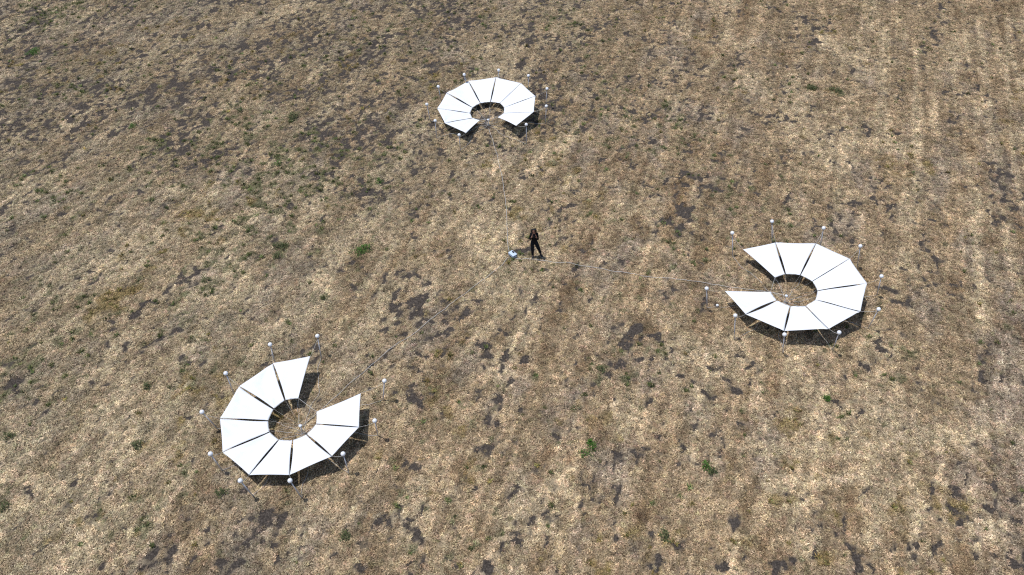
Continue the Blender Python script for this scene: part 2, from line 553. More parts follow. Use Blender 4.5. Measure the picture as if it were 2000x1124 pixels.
def cover(name, xs, ys, zs, rot, scl, tint, coll):
    m = bpy.data.meshes.new(name)
    m.vertices.add(len(xs))
    m.vertices.foreach_set("co", np.stack([xs, ys, zs], 1).astype(np.float32).ravel())
    for nm, ty, arr, key in (("rot", 'FLOAT_VECTOR', rot, "vector"), ("scl", 'FLOAT_VECTOR', scl, "vector")):
        q = m.attributes.new(nm, ty, 'POINT')
        q.data.foreach_set(key, arr.astype(np.float32).ravel())
    q = m.attributes.new("tint", 'FLOAT_COLOR', 'POINT')
    q.data.foreach_set("color", np.concatenate([tint, np.ones((len(tint), 1))], 1).astype(np.float32).ravel())
    o = link(bpy.data.objects.new(name, m))
    ng = bpy.data.node_groups.new(name + "_scatter", 'GeometryNodeTree')
    ng.interface.new_socket("Geometry", in_out='INPUT', socket_type='NodeSocketGeometry')
    ng.interface.new_socket("Geometry", in_out='OUTPUT', socket_type='NodeSocketGeometry')
    gi, go = ng.nodes.new("NodeGroupInput"), ng.nodes.new("NodeGroupOutput")
    ci = ng.nodes.new("GeometryNodeCollectionInfo")
    ci.inputs["Collection"].default_value = coll
    ci.inputs["Separate Children"].default_value = True
    ci.inputs["Reset Children"].default_value = True
    iop = ng.nodes.new("GeometryNodeInstanceOnPoints")
    iop.inputs["Pick Instance"].default_value = True
    r_ = ng.nodes.new("GeometryNodeInputNamedAttribute")
    r_.data_type = 'FLOAT_VECTOR'
    r_.inputs["Name"].default_value = "rot"
    s_ = ng.nodes.new("GeometryNodeInputNamedAttribute")
    s_.data_type = 'FLOAT_VECTOR'
    s_.inputs["Name"].default_value = "scl"
    e2r = ng.nodes.new("FunctionNodeEulerToRotation")
    K = ng.links.new
    K(gi.outputs[0], iop.inputs["Points"])
    K(ci.outputs[0], iop.inputs["Instance"])
    K(r_.outputs["Attribute"], e2r.inputs[0])
    K(e2r.outputs[0], iop.inputs["Rotation"])
    K(s_.outputs["Attribute"], iop.inputs["Scale"])
    K(iop.outputs[0], go.inputs[0])
    md = o.modifiers.new("scatter", 'NODES')
    md.node_group = ng
    o["kind"] = "stuff"
    return o


xs, ys, r = scatter(72.0, 21)
Fp = fields(xs, ys)
soilp = Fp[0] + r.normal(0, .28, len(xs))
keep = (soilp < 1.38) | (r.uniform(0, 1, len(xs)) < .09)
sel = [f[keep] for f in Fp]
xs, ys = xs[keep], ys[keep]
n = len(xs)
tint = straw_tint(sel) * np.exp(np.minimum(r.normal(-.01, .32, (n, 1)), .30)) * np.exp(r.normal(0, .03, (n, 3)))
sc_ = (r.uniform(.6, 1.15, n) * (1 - .45 * sstep(.9, 1.55, soilp[keep])))[:, None] * np.stack([np.ones(n), np.ones(n), r.uniform(.5, 1.1, n)], 1)
rot = np.stack([r.normal(0, .06, n), r.normal(0, .06, n), r.uniform(0, 6.28, n)], 1)
cover("dry_grass", xs, ys, ground_height(xs, ys) + .004, rot, sc_, tint, mats_col)

xs, ys, r = scatter(9.0, 22)
Fp = fields(xs, ys)
want = np.maximum(.85 * sstep(1.05, 2.1, Fp[4]), .6 * sstep(1.1, 2.3, Fp[3])) + .014
keep = r.uniform(0, 1, len(xs)) < want
sel = [f[keep] for f in Fp]
xs, ys = xs[keep], ys[keep]
n = len(xs)
w_g = (sel[4] * r.uniform(.6, 1.2, n) > sel[3] * r.uniform(.5, 1.1, n))[:, None]
tint = np.where(w_g, np.array((0.100, 0.115, 0.048)), np.array((0.200, 0.160, 0.065))) * np.exp(r.normal(0, .3, (n, 1)))
sc_ = r.uniform(.55, 1.25, n)[:, None] * np.ones((n, 3))
rot = np.stack([r.normal(0, .1, n), r.normal(0, .1, n), r.uniform(0, 6.28, n)], 1)
cover("green_grass", xs, ys, ground_height(xs, ys), rot, sc_, tint, tuft_col)

# ------------------------------------------------------------------ materials of the installation
M_FAB = mat("white_fabric", (0.735, 0.757, 0.79), 0.75, 0.2, 0.045, 4.0)
M_BALL = mat("white_ball", (0.76, 0.77, 0.80), 0.35, 0.4, 0.03, 14.0)
M_POLE = mat("galvanised_pole", (0.56, 0.56, 0.60), 0.4, 0.5, 0.12, 40.0)
M_ROPE = mat("pale_rope", (0.62, 0.60, 0.57), 0.8, 0.2, 0.1, 60.0)
M_CABLE = mat("white_cable", (0.55, 0.535, 0.52), 0.5, 0.3, 0.15, 8.0)
M_STEEL = mat("bright_steel", (0.62, 0.66, 0.74), 0.25, 0.6, 0.05, 30.0)
M_DARK = mat("black_plastic", (0.02, 0.021, 0.026), 0.45, 0.4, 0.2, 60.0)
M_CASE = mat("pale_grey_case", (0.50, 0.59, 0.73), 0.45, 0.4, 0.04, 20.0)


def gz(x, y):
    return float(ground_height(np.array([x]), np.array([y]))[0])


def cvt(pts, o, s):
    return [(o[0] + p[0] / s, o[1] + p[1] / s) for p in pts]


RINGS = {
    'near': dict(
        name="lower left", mean=(-8.492, 19.428), zo=.816, zi=.509, tilt=(.027 * .7, .050 * .7),
        O=cvt([(670, 224), (452, 265), (257, 398), (146, 585), (162, 780), (316, 911), (549, 911), (793, 803), (950, 635), (960, 438)], (380, 620), 2.957),
        I=cvt([(600, 468), (522, 478), (456, 530), (424, 598), (433, 664), (486, 708), (567, 711), (647, 677), (703, 617), (705, 546)], (380, 620), 2.957),
        gap=[.08, .09, .07, .09, .07, .08, .07, .05], gin=[.11, .10, .11, .08, .06, .08, .08, .05], hub=(586.3, 831.4), zb=1.23,
        B=[(619.9, 656.7), (527.6, 673.3), (440.9, 729.6), (394.4, 805.2), (410.8, 886.9), (469.3, 939.4), (566.5, 939.4), (670.1, 886.9), (732, 822.2), (751, 744.3)],
        G=[(627.5, 698.6), (538, 712), (458, 771), (425.7, 838), (435, 919.9), (495, 969.8), (588.3, 970.6), (681, 923.3), (738, 850.6), (747.8, 781.5)]),
    'far': dict(
        name="far", mean=(-1.246, 41.162), zo=.760, zi=.40, tilt=(.054 * .7, .023 * .7),
        O=cvt([(688, 938), (430, 818), (337, 638), (452, 447), (718, 303), (1055, 258), (1360, 330), (1535, 487), (1515, 680), (1298, 850)], (800, 110), 6.243),
        I=cvt([(858, 780), (765, 755), (737, 695), (768, 627), (862, 574), (987, 558), (1103, 574), (1153, 627), (1148, 695), (1075, 748)], (800, 110), 6.243),
        gap=[.10, .11, .09, .08, .08, .03, .07, .015], gin=[.05, .06, .05, .06, .06, .0, .03, .05], hub=(953.2, 233.7), zb=1.24,
        B=[(896.8, 264.1), (849.9, 236.4), (833.5, 204.2), (855.9, 169.5), (906.5, 146), (973.9, 137.4), (1032.2, 148.2), (1068.5, 173.8), (1067.1, 207.8), (1027.9, 243.8)],
        G=[(899.3, 296), (852.7, 270.8), (840.6, 238.8), (862, 200), (915, 176), (975, 171), (1031.3, 182), (1065.9, 207), (1065.2, 241), (1028.2, 279)]),
    'right': dict(
        name="right", mean=(12.326, 26.119), zo=.855, zi=.457, tilt=(.094 * .7, -.034 * .7),
        O=cvt([(340, 290), (580, 240), (877, 246), (1122, 358), (1250, 538), (1202, 744), (970, 872), (645, 888), (362, 766), (208, 594)], (1360, 410), 3.7475),
        I=cvt([(575, 497), (652, 470), (762, 478), (850, 524), (888, 593), (872, 660), (797, 706), (688, 706), (588, 664), (543, 600)], (1360, 410), 3.7475),
        gap=[.10, .08, .03, .07, .05, .03, .09, .15], gin=[.10, .06, .04, .04, .02, .02, .05, .06], hub=(1536.1, 577.6), zb=1.32,
        B=[(1430.3, 455.4), (1507.8, 432.9), (1608.7, 445.8), (1680.5, 481), (1721.7, 540.1), (1716.2, 604.5), (1639, 649.9), (1532.2, 653.9), (1436.2, 616.9), (1380.2, 564)],
        G=[(1431.4, 499.4), (1510, 479), (1601, 487), (1674.5, 520), (1712, 578), (1696, 639.7), (1627.6, 680.2), (1528.7, 689), (1434.7, 658.9), (1381.4, 601.2)]),
}


# ------------------------------------------------------------------ canopies
def sail_panel(oa, ob, ia, ib, bow_a, bow_b, in_a, in_b, seed):
    """One trapezoid of stretched cloth: the two radial edges hollow in by bow, shallow hollow at the rim, folds running from the corners."""
    r = random.Random(seed)
    NU, NV = 18, 26
    side = (ob - oa).normalized()
    sidei = (ib - ia).normalized()
    ph = [r.uniform(0, 6.28) for _ in range(5)]
    fold = r.choice((.35, .5, .7, 1.0, 1.5))
    top = []
    for j in range(NV + 1):
        t = j / NV                                  # 0 at the rim, 1 at the hub end
        hollow = 4 * t * (1 - t)
        A = oa.lerp(ia, t) + side.lerp(sidei, t) * (bow_a * hollow * .85 + in_a * (t ** .7) + .007)
        B = ob.lerp(ib, t) - side.lerp(sidei, t) * (bow_b * hollow * .85 + in_b * (t ** .7) + .007)
        row = []
        for i in range(NU + 1):
            s = i / NU
            p = A.lerp(B, s)
            edge = 4 * s * (1 - s)
            inw = (ia.lerp(ib, s) - oa.lerp(ob, s)).normalized()
            p += inw * (.017 * edge * (1 - t) ** 3) - inw * (.018 * edge * t ** 3)
            z = -.05 * edge * hollow
            da = math.atan2(s + .02, t + .05)
            db = math.atan2(1 - s + .02, 1 - t + .05)
            z += fold * (.024 * math.sin(9 * da + ph[0]) * math.exp(-2.2 * math.hypot(s, t)) + .026 * math.sin(10 * db + ph[1]) * math.exp(-2.0 * math.hypot(1 - s, 1 - t)))
            z += fold * .018 * math.sin(5.5 * s + ph[2] + 2.2 * t) * hollow + .005 * math.sin(17 * s + ph[3] - 4 * t) * t
            row.append(p + Vector((0, 0, z)))
        top.append(row)
    bm = bmesh.new()
    TH = Vector((0, 0, -.003))
    g1 = [[bm.verts.new(p) for p in row] for row in top]
    g2 = [[bm.verts.new(p + TH) for p in row] for row in top]
    for j in range(NV):
        for i in range(NU):
            bm.faces.new((g1[j][i], g1[j + 1][i], g1[j + 1][i + 1], g1[j][i + 1]))
            bm.faces.new((g2[j][i], g2[j][i + 1], g2[j + 1][i + 1], g2[j + 1][i]))
    loop = [(0, i) for i in range(NU)] + [(j, NU) for j in range(NV)] + [(NV, i) for i in range(NU, 0, -1)] + [(j, 0) for j in range(NV, 0, -1)]
    for k in range(len(loop)):
        a, b = loop[k], loop[(k + 1) % len(loop)]
        bm.faces.new((g1[a[0]][a[1]], g1[b[0]][b[1]], g2[b[0]][b[1]], g2[a[0]][a[1]]))
    bmesh.ops.recalc_face_normals(bm, faces=bm.faces)
    return bm


CANOPY_LABEL = {
    'near': "C-shaped white fabric canopy, the lowest in view, its gap facing the pale box and person",
    'far': "C-shaped white fabric canopy farthest away, its gap facing down towards the person",
    'right': "C-shaped white fabric canopy to the right, its gap facing left along a white cable"}
HUB_LABEL = {
    'near': "bright round stake head with radiating ropes inside the lowest canopy",
    'far': "small steel stake with radiating ropes in the opening of the farthest canopy",
    'right': "bluish stake head with radiating ropes inside the canopy to the right"}
ORD = ["first", "second", "third", "fourth", "fifth", "sixth", "seventh", "eighth", "ninth", "tenth"]
POST_LABEL = {
    'near': ["white ball on grey post above the upper tip of the lowest canopy's gap", "white ball on grey post behind the lowest canopy's upper edge",
             "white ball on grey post off the upper left side of the lowest canopy", "white ball on grey post, leftmost of all the ball posts",
             "white ball on grey post off the lower left corner of the lowest canopy", "white ball on leaning grey post below the lowest canopy, farther left of two there",
             "white ball on leaning grey post right under the bottom corner of the lowest canopy", "white ball on grey post over the lower right shadow of the lowest canopy",
             "white ball on grey post right of the lowest canopy, below its gap tip", "white ball on upright grey post right of the lowest canopy, cable bent at its foot"],
    'far': ["white ball on grey post in front of the left gap tip of the farthest canopy", "white ball on grey post at the lower left of the farthest canopy",
            "white ball on grey post, leftmost of those around the farthest canopy", "white ball on grey post off the upper left side of the farthest canopy",
            "white ball behind the upper left edge of the farthest canopy, tied by a taut rope", "white ball on grey post at the very top, behind the farthest canopy",
            "white ball on grey post behind the upper right edge of the farthest canopy", "white ball on grey post right of the farthest canopy, upper of two in line",
            "white ball on grey post right of the farthest canopy, lower of two in line", "white ball on grey post in front of the right gap tip of the farthest canopy"],
    'right': ["white ball on grey post over the upper gap tip of the right canopy", "white ball behind the right canopy, highest of the balls around it",
              "white ball behind the right canopy with rope and post making a narrow V", "white ball on grey post off the upper right side of the canopy to the right",
              "white ball on grey post, rightmost of all the ball posts", "white ball on slanting post lower right of the right canopy, cable looping away",
              "white ball on grey post below the right canopy, over its lower right shadow", "white ball on grey post right under the bottom corner of the right canopy",
              "white ball on grey post below left of the right canopy, beside its shadow", "white ball on grey post left of the right canopy, white peg near its foot"]}

# one ball post: parts built upright and unit-wise, copied to every place
ball_bm = bmesh.new()
R_B = .088
prof = [(0, -R_B)] + [(R_B * math.cos(a), R_B * math.sin(a)) for a in np.linspace(-1.45, 1.45, 15)] + [(0, R_B)]
lathe(ball_bm, prof, 24)
col_bm = bmesh.new()
lathe(col_bm, [(0, -.125), (.026, -.125), (.030, -.115), (.030, -.088), (.034, -.080), (0, -.078)], 14)
BALL = bpy.data.meshes.new("ball")
ball_bm.to_mesh(BALL)
BALL.materials.append(M_BALL)
COLLAR = bpy.data.meshes.new("collar")
col_bm.to_mesh(COLLAR)
COLLAR.materials.append(M_DARK)
for m_ in (BALL, COLLAR):
    for p_ in m_.polygons:
        p_.use_smooth = True
ball_proto = None


def ground_cable(a, b, rad, wob, seed, z=.035, n=26, mids=None):
    r = random.Random(seed)
    pts = [Vector((a.x, a.y, 0))] + [Vector((q.x, q.y, 0)) for q in (mids or [])] + [Vector((b.x, b.y, 0))]
    seg = [0]
    for p, q in zip(pts, pts[1:]):
        seg.append(seg[-1] + (q - p).length)
    out = []
    ph = [r.uniform(0, 6.28) for _ in range(4)]
    for k in range(n + 1):
        d = seg[-1] * k / n
        i = max(0, min(len(pts) - 2, next((m for m in range(1, len(seg)) if seg[m] >= d - 1e-9), len(seg) - 1) - 1))
        f = (d - seg[i]) / max(1e-6, seg[i + 1] - seg[i])
        p = pts[i].lerp(pts[i + 1], f)
        t = (pts[i + 1] - pts[i]).normalized()
        nrm = Vector((-t.y, t.x, 0))
        e = math.sin(math.pi * k / n)
        p = p + nrm * (wob * e * (.7 * math.sin(d * .9 + ph[0]) + .4 * math.sin(d * 2.7 + ph[1]) + .15 * math.sin(d * 7 + ph[2])))
        out.append(Vector((p.x, p.y, gz(p.x, p.y) + z + .01 * math.sin(d * 5 + ph[3]))))
    return tube(bmesh.new(), out, rad, 6)


canopy_info = {}
for key, R in RINGS.items():
    cx, cy = R['mean']

    def node(px, zc):
        z = zc
        for _ in range(3):
            p = at(px[0], px[1], z)
            z = zc + R['tilt'][0] * (p.x - cx) + R['tilt'][1] * (p.y - cy)
        return at(px[0], px[1], z)
    O = [node(q, R['zo']) for q in R['O']]
    I = [node(q, R['zi']) for q in R['I']]
    hub_top = at(R['hub'][0], R['hub'][1], R['zi'] + .02)
    hz = gz(hub_top.x, hub_top.y)
    root = thing("fabric_canopy", CANOPY_LABEL[key], "canopy", (hub_top.x, hub_top.y, hz), "C-shaped fabric canopies")
    base = Vector(root.location)
    flip = (O[1] - O[0]).cross(I[0] - O[0]).z < 0
    for k in range(9):
        gA, gB = (R['gap'][k - 1] if k else .05), (R['gap'][k] if k < 8 else .05)
        iA, iB = (R['gin'][k - 1] * .5 if k else 0), (R['gin'][k] * .5 if k < 8 else 0)
        bm = sail_panel(O[k] - base, O[k + 1] - base, I[k] - base, I[k + 1] - base, gA * .42, gB * .42, iA * .4, iB * .4, hash((key == 'far', key == 'right', k)) & 0xffff)
        obj("sail_panel", bm, M_FAB, root)
    bm = bmesh.new()
    for k in range(9):
        tube(bm, [I[k] - base, I[k + 1] - base], .004, 5)
    tube(bm, [I[9] - base, I[0] - base], .006, 5)
    obj("inner_rope", bm, M_ROPE, root)
    # stake in the middle with ropes out to the inner corners
    hub = thing("hub_stake", HUB_LABEL[key], "stake", (hub_top.x, hub_top.y, hz), "stakes in the middle of the canopies")
    ht = hub_top.z - hz
    obj("stake", tube(bmesh.new(), [(0, 0, -.2), (0, 0, ht - .02)], .017, 8), M_POLE, hub)
    obj("hub_cap", lathe(bmesh.new(), [(0, ht - .05), (.04, ht - .05), (.065, ht - .03), (.065, ht), (.045, ht + .014), (0, ht + .018)], 20), M_STEEL, hub)
    for k in range(10):
        d = (I[k] - hub_top)
        d2 = Vector((d.x, d.y, 0)).normalized() * .085
        obj("tie_rope", tube(bmesh.new(), [Vector((d2.x, d2.y, ht - .012)), I[k] - base], .002, 5), M_ROPE, hub)
    for k in range(10):
        B = at(R['B'][k][0], R['B'][k][1], R['zb'])
        G = at(R['G'][k][0], R['G'][k][1], .05)
        ln = B.xy - G.xy
        if ln.length > .3:
            G.xy = B.xy - ln.normalized() * .3
        zg = gz(G.x, G.y)
        t = thing("ball_post", POST_LABEL[key][k], "post", (G.x, G.y, zg), "white balls on posts around the canopies")
        gb = Vector((G.x, G.y, zg))
        top = B - gb
        axis_ = top.normalized()
        obj("pole", tube(bmesh.new(), [-axis_ * .15, axis_ * (top.length - .08)], .0175, 8), M_POLE, t)
        if ball_proto is None:
            bo = link(bpy.data.objects.new("ball", BALL), t)
            co = link(bpy.data.objects.new("collar", COLLAR), bo)
            ball_proto = (bo, co)
        else:
            bo = ball_proto[0].copy()
            link(bo, t)
            co = ball_proto[1].copy()
            link(co, bo)
        bo.location = top
        bo.rotation_euler = axis_.to_track_quat('Z', 'Y').to_euler()
        tie = O[k] - gb
        a = axis_ * (top.length - .13)
        mid = a.lerp(tie, .5) - Vector((0, 0, .03))
        obj("tie_rope", tube(bmesh.new(), [a, mid, tie], .0045, 5), M_ROPE, t)
        # feed cable: down the post, then across the grass to the stake
        rr = random.Random(k * 7 + len(key))
        off = Vector((rr.uniform(-.06, .06), rr.uniform(-.06, .06), 0))
        down = [axis_ * (top.length - .12) + axis_.cross(Vector((0, 1, 0))) * .02, axis_ * top.length * .5 + off + Vector((.03, -.02, 0)), axis_ * .05 + off * .5]
        bm = tube(bmesh.new(), down, .0055, 5)
        hp = Vector((hub_top.x, hub_top.y, 0))
        bm2 = ground_cable(G + Vector((off.x, off.y, 0)) * .5, hp, .0062, .22, k + 31 * len(key))
        bmesh.ops.translate(bm2, vec=-gb, verts=bm2.verts)
        mtmp = bpy.data.meshes.new("tmp")
        bm2.to_mesh(mtmp)
        bm2.free()
        bm.from_mesh(mtmp)
        bpy.data.meshes.remove(mtmp)
        obj("cable", bm, M_CABLE, t)
    canopy_info[key] = hub_top

# ------------------------------------------------------------------ trunk cables between the case and the canopies
TR = [('near', "long white cable running down left across the grass to the lowest canopy",
       [(994.9, 501.2), (987.8, 509.2), (972.7, 523.4), (922.4, 562.7), (878, 593.8), (789, 663.2), (704.6, 731.6), (630, 795.9), (588, 834)]),
      ('far', "long white cable running up the field to the farthest canopy",
       [(994.5, 490.5), (992.7, 483.4), (990.9, 471.8), (990.5, 455), (989.6, 430), (987, 385), (980, 340), (972, 310), (965.8, 289.4), (961.8, 271.8), (956, 257.4), (954.6, 251)]),
      ('right', "long white cable running right past the person's feet to the right canopy",
       [(1007.4, 505.6), (1019.8, 506), (1043, 507), (1070.5, 510), (1103.5, 513.2), (1200, 528), (1290, 541), (1360, 550), (1434.7, 561.6), (1488, 567.4), (1536, 580)])]
for key, lab, px in TR:
    P = [at(x, y, .04) for x, y in px]
    bm = ground_cable(P[0], P[-1], .0082, .03, len(key) * 3, .055, 90, P[1:-1])
    tag(obj("trunk_cable", bm, M_CABLE), lab, "cable", "cables from the case to the canopies")

peg = at(1401, 597.5)
bm = bmesh.new()
lathe(bm, [(0, -.1), (.02, -.1), (.024, .05), (.06, .06), (.065, .10), (.04, .13), (0, .135)], 14)
o = obj("white_peg", bm, M_BALL)
o.location = (peg.x, peg.y, gz(peg.x, peg.y))
tag(o, "small white peg in the grass left of the right canopy's lower gap tip", "peg")

# ------------------------------------------------------------------ case in the middle
pc = at(1001.5, 500.2, .0)
case = thing("equipment_case", "pale grey equipment case with black lid handle lying left of the person", "case", (pc.x, pc.y, gz(pc.x, pc.y)))
CR = Matrix.Rotation(math.radians(-52), 4, 'Z')
case.rotation_euler = (0, 0, math.radians(-52))
case.scale = (1.3, 1.3, 1.15)
T = Matrix.Translation
obj("case_base", box(bmesh.new(), (.28, .185, .11), T((0, 0, .06)), .006), M_CASE, case)
lid = obj("lid", box(bmesh.new(), (.286, .191, .05), T((0, 0, .146)), .007), M_CASE, case)
bm = bmesh.new()
tube(bm, [(-.075, .045, .168), (-.073, .045, .198), (-.030, .048, .206), (.012, .045, .198), (.014, .045, .168)], .016, 8)
box(bm, (.075, .055, .024), T((-.030, .045, .178)), .006)
obj("handle", bm, M_DARK, lid)
for k in (-1, 0, 1):
    bm = bmesh.new()
    lathe(bm, [(0, 0), (.020, 0), (.024, .012), (.016, .02), (.016, .04), (0, .042)], 14)
    bmesh.ops.transform(bm, matrix=T((k * .080, -.094, .065)) @ Matrix.Rotation(math.pi / 2, 4, 'X'), verts=bm.verts)
    obj("socket", bm, M_DARK, case)
for k in (-1, 1):
    bm = bmesh.new()
    box(bm, (.012, .035, .045), T((.146, k * .055, .118)), .004)
    obj("latch", bm, M_DARK, case)

# ------------------------------------------------------------------ the person
M_SKIN = mat("skin", (0.33, 0.17, 0.115), 0.55, 0.35, 0.08, 30.0)
M_KNIT = mat("black_knit", (0.010, 0.009, 0.011), 0.9, 0.1, 0.25, 60.0, .4)
M_JEANS = mat("near_black_trousers", (0.011, 0.013, 0.019), 0.85, 0.12, 0.3, 50.0, .3)
M_HAIR = mat("black_hair", (0.010, 0.009, 0.010), 0.5, 0.3, 0.3, 80.0, .5)
M_SHOE = mat("dark_shoe", (0.016, 0.016, 0.018), 0.6, 0.3, 0.2, 40.0)
M_SOLE = mat("pale_sole", (0.30, 0.29, 0.28), 0.7, 0.2, 0.1, 40.0)
M_EYE = mat("dark_eye", (0.015, 0.012, 0.010), 0.2, 0.5)
M_LIP = mat("lip", (0.30, 0.10, 0.085), 0.5, 0.3)


def skin_bm(chains, level=2):
    """chains: a tree of joints name -> (co, (rx, ry), parent); grown with the Skin and Subdivision modifiers, returned as a bmesh."""
    names = list(chains)
    m = bpy.data.meshes.new("skin_tmp")
    m.from_pydata([chains[n_][0] for n_ in names], [(names.index(chains[n_][2]), i) for i, n_ in enumerate(names) if chains[n_][2]], [])
    o = bpy.data.objects.new("skin_tmp", m)
    COL.objects.link(o)
    o.modifiers.new("s", 'SKIN')
    for i, n_ in enumerate(names):
        sv = m.skin_vertices[0].data[i]
        sv.radius = chains[n_][1]
        sv.use_root = chains[n_][2] is None
    sm = o.modifiers.new("d", 'SUBSURF')
    sm.levels = sm.render_levels = level
    bpy.context.view_layer.update()
    ev = o.evaluated_get(bpy.context.evaluated_depsgraph_get())
    m2 = bpy.data.meshes.new_from_object(ev)
    bm = bmesh.new()
    bm.from_mesh(m2)
    bpy.data.objects.remove(o)
    bpy.data.meshes.remove(m)
    bpy.data.meshes.remove(m2)
    return bm


def add_bm(dst, src):
    m = bpy.data.meshes.new("tmp")
    src.to_mesh(m)
    src.free()
    dst.from_mesh(m)
    bpy.data.meshes.remove(m)
    return dst


pp = at(1040.6, 501.3, .02)
person = thing("person", "person in black clothes standing beside the pale case, both hands raised to the face", "person", (pp.x, pp.y, gz(pp.x, pp.y) + .01))
# joints, metres from the ground under the foot on the photograph's left; facing -y (the camera)
HIP = (.060, .02, .93)
J = dict(
    pelvis=(HIP, (.150, .112), None),
    waist=((.055, .02, 1.07), (.142, .105), 'pelvis'),
    chest=((.050, .02, 1.25), (.160, .115), 'waist'),
    collar=((.046, .022, 1.385), (.115, .080), 'chest'),
    neck=((.045, .012, 1.46), (.052, .052), 'collar'),
    jaw=((.036, -.012, 1.535), (.062, .068), 'neck'),
    head=((.036, -.004, 1.615), (.078, .094), 'jaw'),
    crown=((.038, .006, 1.690), (.054, .064), 'head'),
    shl=((-.085, .025, 1.365), (.062, .062), 'collar'),
    ell=((-.120, -.020, 1.090), (.050, .050), 'shl'),
    wrl=((-.075, -.185, 1.345), (.027, .024), 'ell'),
    pal=((-.062, -.200, 1.410), (.036, .018), 'wrl'),
    shr=((.180, .025, 1.365), (.062, .062), 'collar'),
    elr=((.215, -.020, 1.085), (.050, .050), 'shr'),
    wrr=((.165, -.185, 1.330), (.027, .024), 'elr'),
    par=((.148, -.200, 1.395), (.036, .018), 'wrr'),
    hil=((-.025, .02, .86), (.098, .098), 'pelvis'),
    knl=((-.022, -.01, .48), (.068, .070), 'hil'),
    anl=((.000, .02, .085), (.040, .042), 'knl'),
    tol=((-.020, -.13, .035), (.038, .026), 'anl'),
    hir=((.140, .02, .86), (.098, .098), 'pelvis'),
    knr=((.275, .03, .47), (.068, .070), 'hir'),
    anr=((.380, .11, .085), (.040, .042), 'knr'),
    tor=((.435, -.02, .035), (.038, .026), 'anr'))
BARE = ('neck', 'jaw', 'head', 'crown', 'pal', 'par', 'wrl', 'wrr')       # what no garment covers keeps its full girth
body = skin_bm({n_: (co, rr if n_ in BARE else (rr[0] * (.55 if n_[:2] in ('an', 'to') else .74), rr[1] * (.55 if n_[:2] in ('an', 'to') else .74)), par) for n_, (co, rr, par) in J.items()})


def finger(base, d1, d2, ln, r):
    b, d1, d2 = Vector(base), Vector(d1).normalized(), Vector(d2).normalized()
    p1 = b + d1 * ln * .45
    p2 = p1 + d1.lerp(d2, .5).normalized() * ln * .32
    p3 = p2 + d2 * ln * .23
    return skin_bm(dict(a=(tuple(b - d1 * .02), (r, r), None), b=(tuple(b), (r, r), 'a'), c=(tuple(p1), (r * .95, r * .95), 'b'),
                        d=(tuple(p2), (r * .88, r * .88), 'c'), e=(tuple(p3), (r * .72, r * .72), 'd')), 1)


for sgn, palm in ((1, J['pal'][0]), (-1, J['par'][0])):          # fingers rise beside the cheeks and curl inwards
    px_, py_, pz_ = palm
    for k, ln in enumerate((.074, .082, .077, .060)):
        bx = px_ + sgn * (.004 + .004 * k)
        by = py_ - .024 + .019 * k
        add_bm(body, finger((bx, by, pz_ + .038 - .005 * abs(k - 1)), (sgn * .25, .22 + .05 * k, 1), (sgn * .75, .55, .55), ln, .0088))
    add_bm(body, finger((px_ + sgn * .012, py_ - .030, pz_ - .005), (sgn * .8, -.25, .5), (sgn * .7, .2, .8), .058, .0098))
# nose and ears, fused into the body mesh
bm = bmesh.new()
hx, hy, hz_ = J['head'][0]
bmesh.ops.create_icosphere(bm, subdivisions=2, radius=1, matrix=T((hx - .002, hy - .092, hz_ - .022)) @ Matrix.Diagonal((.013, .020, .024, 1)))
for s in (-1, 1):
    bmesh.ops.create_icosphere(bm, subdivisions=2, radius=1, matrix=T((hx + s * .077, hy + .006, hz_ - .012)) @ Matrix.Diagonal((.009, .018, .030, 1)))
add_bm(body, bm)
body_o = obj("body", body, M_SKIN, person)
for s in (-1, 1):
    bm = bmesh.new()
    bmesh.ops.create_uvsphere(bm, u_segments=12, v_segments=8, radius=.011)
    e = obj("eye", bm, M_EYE, body_o)
    e.location = (hx + s * .030, hy - .083, hz_ + .002)
bm = bmesh.new()
bmesh.ops.create_icosphere(bm, subdivisions=2, radius=1, matrix=T((hx, hy - .079, hz_ - .066)) @ Matrix.Diagonal((.024, .010, .008, 1)))
obj("mouth", bm, M_LIP, body_o)


def grow(keys, extra, cut=None, k=1.0, root=None):
    d = {}
    for n_ in keys:
        co, (a, b), par = J[n_]
        d[n_] = (co, (a * k + extra, b * k + extra), par if par in keys else None)
    if cut:
        for n_, v in cut.items():
            d[n_] = v
    return skin_bm(d)


cuffl = Vector(J['ell'][0]).lerp(Vector(J['wrl'][0]), .92)
cuffr = Vector(J['elr'][0]).lerp(Vector(J['wrr'][0]), .92)
obj("sweater", grow(['waist', 'chest', 'collar', 'shl', 'ell', 'shr', 'elr'], .018,
                    dict(hem=((.060, .02, .915), (.168, .130), 'waist'), neckband=((.045, .014, 1.44), (.060, .060), 'collar'),
                         forel=(tuple(Vector(J['ell'][0]).lerp(cuffl, .5)), (.052, .050), 'ell'), cuffl=(tuple(cuffl), (.045, .042), 'forel'), forer=(tuple(Vector(J['elr'][0]).lerp(cuffr, .5)), (.052, .050), 'elr'), cuffr=(tuple(cuffr), (.045, .042), 'forer'))), M_KNIT, person)
anl = Vector(J['knl'][0]).lerp(Vector(J['anl'][0]), .95)
anr = Vector(J['knr'][0]).lerp(Vector(J['anr'][0]), .95)
obj("trousers", grow(['pelvis', 'hil', 'knl', 'hir', 'knr'], .014,
                     dict(waistband=((.056, .02, 1.02), (.150, .112), 'pelvis'), hemleft=(tuple(anl), (.060, .062), 'knl'), hemright=(tuple(anr), (.060, .062), 'knr'))), M_JEANS, person)
